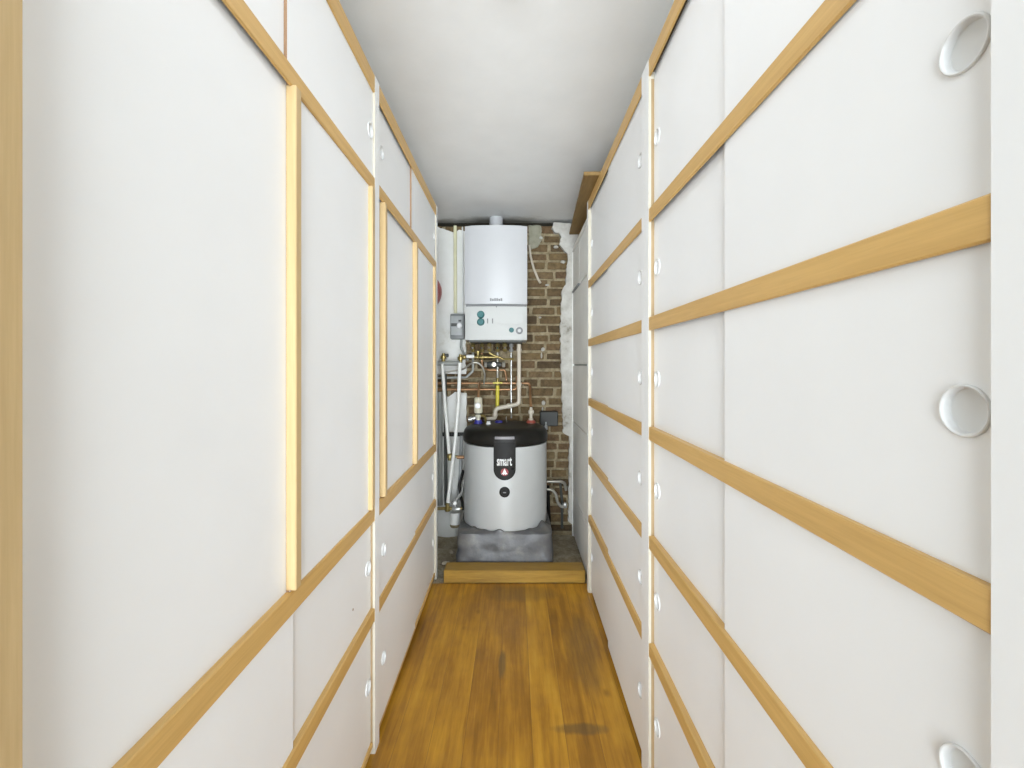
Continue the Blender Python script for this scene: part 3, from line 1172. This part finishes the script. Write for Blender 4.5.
pipe('conduit', [P(455.4, 313, 3.40), P(455.2, 226, 3.40)], 0.013, M['conduit'], 'straight cream conduit rising from the grey switch box to the ceiling', 'conduit', 0)
pipe('cable', [P(462.6, 318, 3.41), P(463.2, 260, 3.41), P(462.4, 227, 3.41)], 0.005, M['letter'], 'thin white cable running up the wall beside the boiler', 'cable', 0.1, 8)

# red vessel peeping out behind the far left cabinet
ve = thing('expansion_vessel', 'round red vessel on the left wall, half hidden by the far cabinet', 'vessel', tuple(P(421.5, 292, 3.37)))
bm = B()
rv = 0.150
lathe(bm, (0, 0.052, 0), (0, -1, 0), [(0, 0), (rv * 0.6, 0), (rv * 0.92, 0.016), (rv, 0.044), (rv, 0.060), (rv * 0.92, 0.088), (rv * 0.6, 0.104), (0, 0.11)], 48)
obj('tank', bm, M['vessel'], ve, True)
bm = B(); tube(bm, [(0, 0, -rv + 0.01), (0, 0, -rv - 0.05), (0, 0.03, -rv - 0.09), (0, 0.055, -rv - 0.09)], 0.009, 10)
obj('connection', bm, M['steel'], ve, True)

# grey header between two white pipes
hd = thing('header_pipe', 'short fat grey pipe joining the tops of the two white pipes', 'pipe', tuple(P(436, 363, YP)))
bm = B()
a = P(433, 363.2, YP) - hd.location; b = P(461, 363.2, YP) - hd.location
cyl(bm, a, b, 0.0175, 20)
obj('barrel', bm, M['greypipe'], hd, True)
for x, y in ((443.5, 356.4), (460.5, 357.5)):
    q = P(x, y, YP) - hd.location
    bm = B()
    lathe(bm, (q.x, q.y, q.z - 0.038), (0, 0, 1), [(0, 0), (0.014, 0), (0.014, 0.018), (0.022, 0.022), (0.022, 0.042), (0.012, 0.048), (0.012, 0.06), (0, 0.062)], 18)
    v = obj('valve', bm, M['brass'], hd, True)
    bm = B(); box(bm, (q.x + 0.012, q.y - 0.010, q.z - 0.004), (q.x + 0.036, q.y + 0.010, q.z + 0.018), 0, 0.003)
    obj('lever', bm, M['dark_grey'] if x < 450 else M['brass'], v)

wp1 = pipe('water_pipe', [P(442.2, 364, 3.30), P(445, 405, 3.28), P(449.2, 454, 3.26)], 0.0125, M['pvc'], 'white plastic pipe leaning right from the grey header to the upper brass valve', 'pipe', 0.2, group='white plastic pipes left of the tank')
wp2 = pipe('water_pipe', [P(459.8, 363, 3.28), P(458.6, 400, 3.24), P(455.4, 440, 3.21), P(447.8, 502.5, 3.20)], 0.0125, M['pvc'], 'long white plastic pipe leaning left down to the brass tee by the floor', 'pipe', 0.4, group='white plastic pipes left of the tank')

# valve row to the right of the header
vr = thing('valve', 'white-handled brass valve below the left corner of the boiler', 'valve', tuple(P(470, 357, YP)))
o0 = vr.location
bm = B(); cyl(bm, P(460, 357.2, YP) - o0, P(498, 357.2, YP) - o0, 0.010, 14)
for x in (464.3, 477.5, 482):
    lathe(bm, P(x, 357.2, YP) - o0 - Vector((0.011, 0, 0)), (1, 0, 0), [(0, 0), (0.016, 0), (0.019, 0.004), (0.019, 0.018), (0.016, 0.022), (0, 0.022)], 12)
lathe(bm, P(478, 358, YP) - o0, (0, 0, 1), [(0, 0), (0.012, 0), (0.012, 0.03), (0.02, 0.034), (0.02, 0.05), (0, 0.052)], 14)
obj('body', bm, M['brass'], vr, True)
bm = B()
a = P(466.2, 356.4, YP - 0.025) - o0; b = P(474.2, 356.4, YP - 0.025) - o0
lathe(bm, a, b - a, [(0, 0), (0.010, 0.001), (0.013, 0.008), (0.013, (b - a).length - 0.008), (0.010, (b - a).length - 0.001), (0, (b - a).length)], 16)
obj('handle', bm, M['pvc'], vr, True)

# pipes behind: cold main along the wall
pipe('copper_pipe', [P(432, 383.2, 3.385), P(528.5, 383.2, 3.385), P(530, 386, 3.385), P(530.4, 400, 3.23), P(531, 406.5, 3.2)], 0.0095, M['copper'],
     'long copper pipe along the brick bending down to the red port', 'pipe', 0.03, group='copper pipes on the brick')
pipe('copper_pipe', [P(432, 389.5, 3.40), P(517, 389.5, 3.40), P(517, 376, 3.42)], 0.0105, M['copper'], 'lower copper pipe along the brick, ending behind the beige pipe', 'pipe', 0.03, group='copper pipes on the brick')
pipe('grey_pipe', [P(432, 378, 3.37), P(466, 377.5, 3.37), P(473, 371, 3.37), P(473, 352.7, 3.37)], 0.009, M['greypipe'], 'grey pipe from the left wall up to the boiler underside', 'pipe', 0.03)
# flexible hose loop
pipe('flexible_hose', [P(438, 375, 3.325), P(452, 371, 3.325), P(463, 369.5, 3.32), P(471, 363.5, 3.25), P(477, 362, 3.25), P(482, 366, 3.26), P(485, 374, 3.28), P(484, 384, 3.33)],
     0.0065, M['steel'], 'thin grey flexible hose looping below the boiler', 'hose', 0.06)

# gas pipe
gp = pipe('gas_pipe', [P(497.6, 352.6, 3.35), P(497.6, 379, 3.35)], 0.0085, M['steel'], 'gas pipe dropping from the boiler, its lower end bright yellow', 'pipe', 0)
o0 = gp.location
bm = B(); cyl(bm, P(497.6, 384, 3.35) - o0, P(497.4, 409, 3.35) - o0, 0.0135, 18)
obj('sleeve', bm, M['yellow'], gp, True)['label'] = 'yellow sleeve'
bm = B(); lathe(bm, P(497.6, 385.5, 3.35) - o0, (0, 0, 1), [(0, 0), (0.017, 0), (0.020, 0.006), (0.020, 0.018), (0.013, 0.026), (0.013, 0.05), (0.009, 0.056), (0, 0.056)], 14)
obj('gas_cock', bm, M['brass'], gp, True)
bm = B(); box(bm, P(493, 383.8, 3.325) - o0, P(502.5, 382.0, 3.335) - o0, 0, 0.002)
obj('lever', bm, M['yellow'], gp)

# beige drain pipe
dp = pipe('drain_pipe', [P(519, 344, 3.28), P(519, 402.5, 3.28), P(516, 404.5, 3.28), P(497, 408.5, 3.27), P(495.4, 411, 3.27), P(495.2, 418.5, 3.27), P(484, 418.8, 3.27)],
     0.0145, M['beige'], 'thick beige drain pipe with elbows from the boiler towards the tank', 'pipe', 0.02, 18)
for (x, y, ax) in ((519, 350, (0, 0, 1)), (519, 384, (0, 0, 1)), (508.5, 406, (1, 0, 0.2)), (495.2, 415, (0, 0, 1))):
    collar(dp, P(x, y, 3.28 if y < 400 else 3.27), ax, 0.0185, 0.022, M['beige'])
# thin pale pipe beside it
pipe('thin_pipe', [P(511.2, 352.7, 3.36), P(511.2, 414, 3.36), P(511.4, 417.5, 3.27)], 0.0062, M['chrome'], 'thin pale pipe between the gas pipe and the beige drain pipe', 'pipe', 0.02)
# other drops below the boiler
pipe('copper_pipe', [P(482, 352.6, 3.375), P(482, 366, 3.375), P(488, 370, 3.395), P(505, 370, 3.40), P(506.5, 381, 3.40)], 0.0085, M['copper'], 'short copper pipe stepping right under the boiler', 'pipe', 0.02, group='copper pipes on the brick')
pipe('copper_pipe', [P(489.3, 352.2, 3.27), P(490, 353.5, 3.27), P(503, 359, 3.28), P(514, 359, 3.31)], 0.0075, M['brass'], 'brassy short pipe slanting under the boiler centre', 'pipe', 0.02, group='copper pipes on the brick')
st = thing('pump', 'small grey pump with chromed unions under the boiler', 'pump', tuple(P(494, 364.5, 3.33)))
bm = B()
lathe(bm, (-0.065, 0, 0), (1, 0, 0), [(0, 0), (0.016, 0), (0.018, 0.02), (0.024, 0.03), (0.024, 0.075), (0.018, 0.085), (0.015, 0.12), (0, 0.12)], 20)
obj('body', bm, M['dark_grey'], st, True)
bm = B()
for dx in (-0.072, 0.060):
    lathe(bm, (dx, 0, 0), (1, 0, 0), [(0, 0), (0.017, 0), (0.021, 0.004), (0.021, 0.018), (0.017, 0.022), (0, 0.022)], 8)
lathe(bm, (0.0, -0.02, 0), (0, -1, 0), [(0, 0), (0.017, 0), (0.017, 0.012), (0, 0.014)], 18)
obj('union', bm, M['steel'], st, True)

# copper riser fittings at the red port
hv = thing('air_vent', 'pale capped fitting standing on the red port of the tank', 'fitting', (P(531, 424, 3.2).x, 3.2, 0.893))
bm = B()
lathe(bm, (0, 0, 0), (0, 0, 1), [(0, 0), (0.017, 0), (0.017, 0.010), (0.0105, 0.014), (0.0105, 0.042), (0.019, 0.047), (0.021, 0.056), (0.019, 0.066), (0.010, 0.074), (0.010, 0.09), (0, 0.09)], 20)
obj('stem', bm, M['beige'], hv, True)

# safety group over the blue port
sx = P(478.3, 424, 3.16).x
sg = thing('safety_valve', 'cream safety valve standing on the blue port of the tank', 'valve', (sx, 3.16, 0.8985))
bm = B()
lathe(bm, (0, 0, 0), (0, 0, 1), [(0, 0), (0.014, 0), (0.014, 0.016), (0.020, 0.022), (0.020, 0.034), (0.013, 0.038), (0.013, 0.050)], 20)
lathe(bm, (0, 0, 0.048), (0, 0, 1), [(0, 0), (0.026, 0), (0.0295, 0.006), (0.0295, 0.060), (0.0275, 0.064), (0.0275, 0.10), (0.022, 0.108), (0.010, 0.110), (0, 0.110)], 26)
obj('body', bm, M['cream'], sg, True)
bm = B()
lathe(bm, (0.0, -0.026, 0.103), (0, -1, 0), [(0, 0), (0.020, 0), (0.022, 0.010), (0.018, 0.020), (0, 0.022)], 22)
obj('knob', bm, M['letter'], sg, True)
bm = B(); lathe(bm, (0, 0, 0.039), (0, 0, 1), [(0.0135, 0), (0.0225, 0.001), (0.0225, 0.010), (0.0135, 0.011)], 20)
obj('seal', bm, M['black'], sg, True)
bm = B()
tube(bm, [(0.012, 0, 0.03), (0.045, 0.01, 0.025), (0.052, 0.02, -0.02)], 0.010, 12, 0, 0.02)
obj('branch', bm, M['brass'], sg, True)
bm = B()
lathe(bm, (-0.018, 0.0, 0.015), (-1, 0, -0.25), [(0, 0), (0.012, 0), (0.012, 0.022), (0.018, 0.026), (0.018, 0.048), (0.009, 0.056), (0, 0.056)], 18)
obj('tap', bm, M['chrome'], sg, True)
bm = B(); tube(bm, [(0, 0, 0.155), (0, 0.03, 0.21), (0.0, 0.10, 0.25), (0.0, 0.20, 0.26)], 0.009, 12, 0, 0.04)
obj('feed', bm, M['copper'], sg, True)

# left wall: dark down pipe, bracket bar, lower group
pipe('down_pipe', [P(439.8, 392, 3.37), P(439.8, 505, 3.37)], 0.021, M['greypipe'], 'thick grey pipe running down beside the far left cabinet', 'pipe', 0, 20)
pipe('down_pipe', [P(445.2, 374, 3.345), P(446.0, 505, 3.345)], 0.012, M['dark_grey'], 'dark slim pipe behind the leaning white pipes', 'pipe', 0, 16)
bm = B()
box(bm, P(437, 436.4, 3.396), P(464, 432.2, 3.41), 0, 0.003)
tag(rebase(obj('pipe_clip', bm, M['black']), tuple(P(450, 434, 3.36))), 'black clip bar holding the pipes level with the tank lid', 'clip')
pipe('grey_pipe', [P(461.5, 436, 3.385), P(460.5, 474, 3.385), P(458, 500, 3.37)], 0.013, M['grey_light'], 'pale grey pipe dropping behind the tank on the left', 'pipe', 0.1, 16)

lv = thing('brass_valve', 'small brass valve where the two white pipes cross', 'valve', tuple(P(450, 456, 3.25)))
o0 = lv.location
bm = B()
lathe(bm, (0, 0, -0.03), (0, 0, 1), [(0, 0), (0.016, 0), (0.016, 0.014), (0.021, 0.018), (0.021, 0.04), (0.015, 0.046), (0, 0.048)], 14)
a = Vector((0, 0, 0)); b = P(464, 457.2, 3.25) - o0
cyl(bm, a, b, 0.009, 14)
obj('body', bm, M['brass'], lv, True)
bm = B(); lathe(bm, (0.03, -0.008, 0.0), (0, -1, 0.2), [(0, 0), (0.010, 0), (0.012, 0.02), (0, 0.022)], 14)
obj('cap', bm, M['chrome'], lv, True)
bm = B(); lathe(bm, b - Vector((0.05, 0, 0)), (1, 0, 0), [(0, 0), (0.013, 0), (0.013, 0.05), (0, 0.05)], 14)
obj('union', bm, M['copper'], lv, True)

lt = thing('water_filter', 'brass tee with a small round filter bowl by the floor left of the tank', 'filter', tuple(P(455, 527, 3.22)))
o0 = lt.location
bm = B()
cyl(bm, P(434, 508.5, 3.2) - o0, P(462, 508.5, 3.2) - o0, 0.0115, 16)
lathe(bm, P(447.6, 511, 3.2) - o0, (0, 0, 1), [(0, 0), (0.019, 0), (0.021, 0.006), (0.021, 0.026), (0.015, 0.032), (0.015, 0.052), (0, 0.052)], 14)
obj('tee', bm, M['brass'], lt, True)
bm = B()
lathe(bm, P(452, 509, 3.18) - o0, (1, 0, 0), [(0, 0), (0.013, 0), (0.016, 0.006), (0.016, 0.05), (0.013, 0.06), (0, 0.06)], 18)
lathe(bm, P(454.5, 503, 3.2) - o0, (0.3, -1, 0.2), [(0, -0.02), (0.018, -0.02), (0.019, 0.01), (0.012, 0.018), (0, 0.018)], 18)
tube(bm, [P(455, 509, 3.2) - o0, P(456, 500, 3.22) - o0, P(462, 493, 3.26) - o0, P(464, 480, 3.30) - o0], 0.011, 14, 0, 0.04)
obj('elbow', bm, M['chrome'], lt, True)
bm = B()
zt_ = P(0, 512, 3.22).z - o0.z
lathe(bm, (0, 0, 0.0), (0, 0, 1), [(0, 0), (0.030, 0.002), (0.036, 0.012), (0.036, 0.024)], 26, 0)
lathe(bm, (0, 0, 0.024), (0, 0, 1), [(0, 0), (0.037, 0), (0.037, zt_ - 0.024), (0, zt_ - 0.024)], 26, 1)
obj('bowl', bm, [M['amber'], M['whitewash']], lt, True)
pipe('black_hose', [P(463.5, 470, 3.33), P(459, 486, 3.30), P(461, 497, 3.28), P(462.5, 504, 3.25), P(463, 510, 3.25)], 0.010, M['black'], 'black hose curving down along the left side of the tank', 'hose', 0.05)

# right side of the tank and wall
bm = B()
a = P(540, 426, 3.40); b = P(557.5, 411, 3.43)
box(bm, (a.x, 3.385, a.z), (b.x, 3.448, b.z), 0, 0.006, 2)
jb = tag(rebase(obj('junction_box', bm, M['charcoal']), tuple(a)), 'charcoal box on the brick just right of the tank lid', 'box')
bm = B(); lathe(bm, P(546, 426, 3.39) - a, (0, -1, 0), [(0, -0.03), (0.010, -0.03), (0.010, 0.012), (0, 0.012)], 14)
lathe(bm, P(546, 428, 3.385) - a, (0, 0, 1), [(0, -0.012), (0.012, -0.012), (0.012, 0.008), (0.006, 0.02), (0.006, 0.045), (0, 0.045)], 12)
obj('gland', bm, M['grey_light'], jb, True)
pipe('cable_tube', [P(529.3, 245, 3.43), P(530.5, 256, 3.43), P(533.5, 268, 3.43), P(538, 279, 3.425), P(540.5, 283, 3.42)], 0.0085, M['beige'], 'pale tube curling down the brick right of the boiler', 'tube', 0.05)
pipe('wall_pipe', [P(547, 481.5, 3.38), P(560.5, 481.5, 3.38), P(564.5, 483, 3.40), P(566, 490, 3.43)], 0.0105, M['steel'], 'upper short pale pipe right of the tank', 'pipe', 0.03, group='pale pipes right of the tank')
wp = pipe('wall_pipe', [P(547, 489.5, 3.36), P(552, 489.5, 3.36), P(556, 494, 3.36), P(557.5, 502, 3.36), P(561, 507, 3.36), P(567, 506.5, 3.36)], 0.0105, M['steel'], 'lower pale pipe right of the tank, curving down', 'pipe', 0.05, group='pale pipes right of the tank')
bm = B(); q = P(565, 505.5, 3.36) - wp.location
lathe(bm, q + Vector((0, 0, -0.012)), (0, 0, 1), [(0, 0), (0.014, 0), (0.016, 0.008), (0.016, 0.026), (0.010, 0.034), (0, 0.034)], 16)
obj('end_cap', bm, M['chrome'], wp, True)['label'] = 'bright end cap'
pipe('black_hose', [P(548, 486, 3.42), P(548.5, 505, 3.43), P(549.5, 526, 3.44)], 0.012, M['black'], 'black hose hugging the right side of the tank', 'hose', 0.05)
pipe('dark_pipe', [P(560, 480, 3.435), P(562, 500, 3.435), P(562, 528, 3.43)], 0.010, M['dark_grey'], 'dark pipe in the corner behind the pale pipes', 'pipe', 0.05)

# crumbs on the bare floor
def rock(name, x, y, Y, s, mat, label, cat, seed, group=None):
    bm = B()
    r0 = bmesh.ops.create_icosphere(bm, subdivisions=2, radius=1.0)
    for v in bm.verts:
        t = 1 + 0.35 * noise.noise(v.co * 1.3 + Vector((seed, 0, 0)))
        v.co = Vector((v.co.x * s[0] * t, v.co.y * s[1] * t, max(-0.3 * s[2], v.co.z * s[2] * t)))
    o = obj(name, bm, mat)
    p = P(x, y, Y)
    o.location = (p.x, Y, -0.006 + 0.3 * s[2])
    return tag(o, label, cat, group)
rock('brick_chip', 558.6, 0, 2.86, (0.022, 0.018, 0.030), M['chip'], 'orange brick chip on the floor between the plastic and the cupboard', 'chip', 2)
rock('rubble_stone', 568, 0, 2.95, (0.020, 0.018, 0.012), M['stone'], 'grey stone on the bare floor by the far right cupboard', 'stone', 5, 'rubble on the bare floor')
rock('rubble_stone', 445, 0, 2.95, (0.030, 0.022, 0.016), M['stone'], 'larger stone on the bare floor left of the plastic', 'stone', 9, 'rubble on the bare floor')
rock('rubble_stone', 452, 0, 3.12, (0.018, 0.020, 0.012), M['stone'], 'small stone on the bare floor below the filter bowl', 'stone', 13, 'rubble on the bare floor')

# ------------------------------------------------------------------ lights
# ceiling lamp of the corridor (just above and ahead of the camera)
lamp = thing('ceiling_lamp', 'long white ceiling lamp over the near end of the corridor', 'lamp', (0, 0.75, CEIL))
bm = B(); box(bm, (-0.05, -0.51, -0.035), (0.05, 0.51, 0.0), 0, 0.006, 2)
obj('housing', bm, M['lampglass'], lamp, True)


def area(name, loc, rot, sx_, sy_, power, col=(1, 1, 1)):
    l = bpy.data.lights.new(name, 'AREA')
    l.shape = 'RECTANGLE'; l.size = sx_; l.size_y = sy_
    l.energy = power; l.color = col
    o = bpy.data.objects.new(name, l)
    COL.objects.link(o)
    o.location = loc; o.rotation_euler = rot
    return o


LAMP_W, DAY_W, FILL_W, WORLD = 1.7, 6.0, 5.6, 0.11
a = area('ceiling_lamp_light', (0, 0.75, CEIL - 0.04), (0, 0, 0), 0.09, 1.0, LAMP_W, (0.95, 0.97, 1.0))


def sun(name, power, tilt, angle, col):
    s = bpy.data.lights.new(name, 'SUN')
    s.energy = power; s.angle = math.radians(angle); s.color = col
    o = bpy.data.objects.new(name, s); COL.objects.link(o)
    o.location = (0, -2, 2)
    o.rotation_euler = (math.radians(tilt), 0, 0)


# daylight from the bright room behind the camera, plus an added upward sun that fills the ceiling
sun('daylight', DAY_W, 79, 60, (0.868, 0.946, 1.0))
sun('ceiling_fill', FILL_W, 105, 44, (0.868, 0.946, 1.0))

w = bpy.data.worlds.new('daylit_room'); SC.world = w
w.use_nodes = True
bg = w.node_tree.nodes['Background']
bg.inputs[0].default_value = (0.88, 0.95, 1.0, 1)
bg.inputs[1].default_value = WORLD

# ------------------------------------------------------------------ camera
cam = bpy.data.cameras.new('camera')
cam.sensor_width = 36.0
cam.lens = 36.0 * F / 1024
cam.shift_x = -(CX - 512) / 1024
cam.shift_y = (CY - 384) / 1024
cam.clip_start = 0.01
co = bpy.data.objects.new('camera', cam)
COL.objects.link(co)
co.location = (0, 0, H)
co.rotation_euler = (PI / 2, 0, 0)
SC.camera = co

vs = SC.view_settings
vs.view_transform = 'Standard'
vs.look = 'None'
vs.exposure = 0.06
vs.gamma = 1.0
vs.use_curve_mapping = False
SC.cycles.max_bounces = 12
SC.cycles.diffuse_bounces = 8
SC.cycles.use_denoising = True
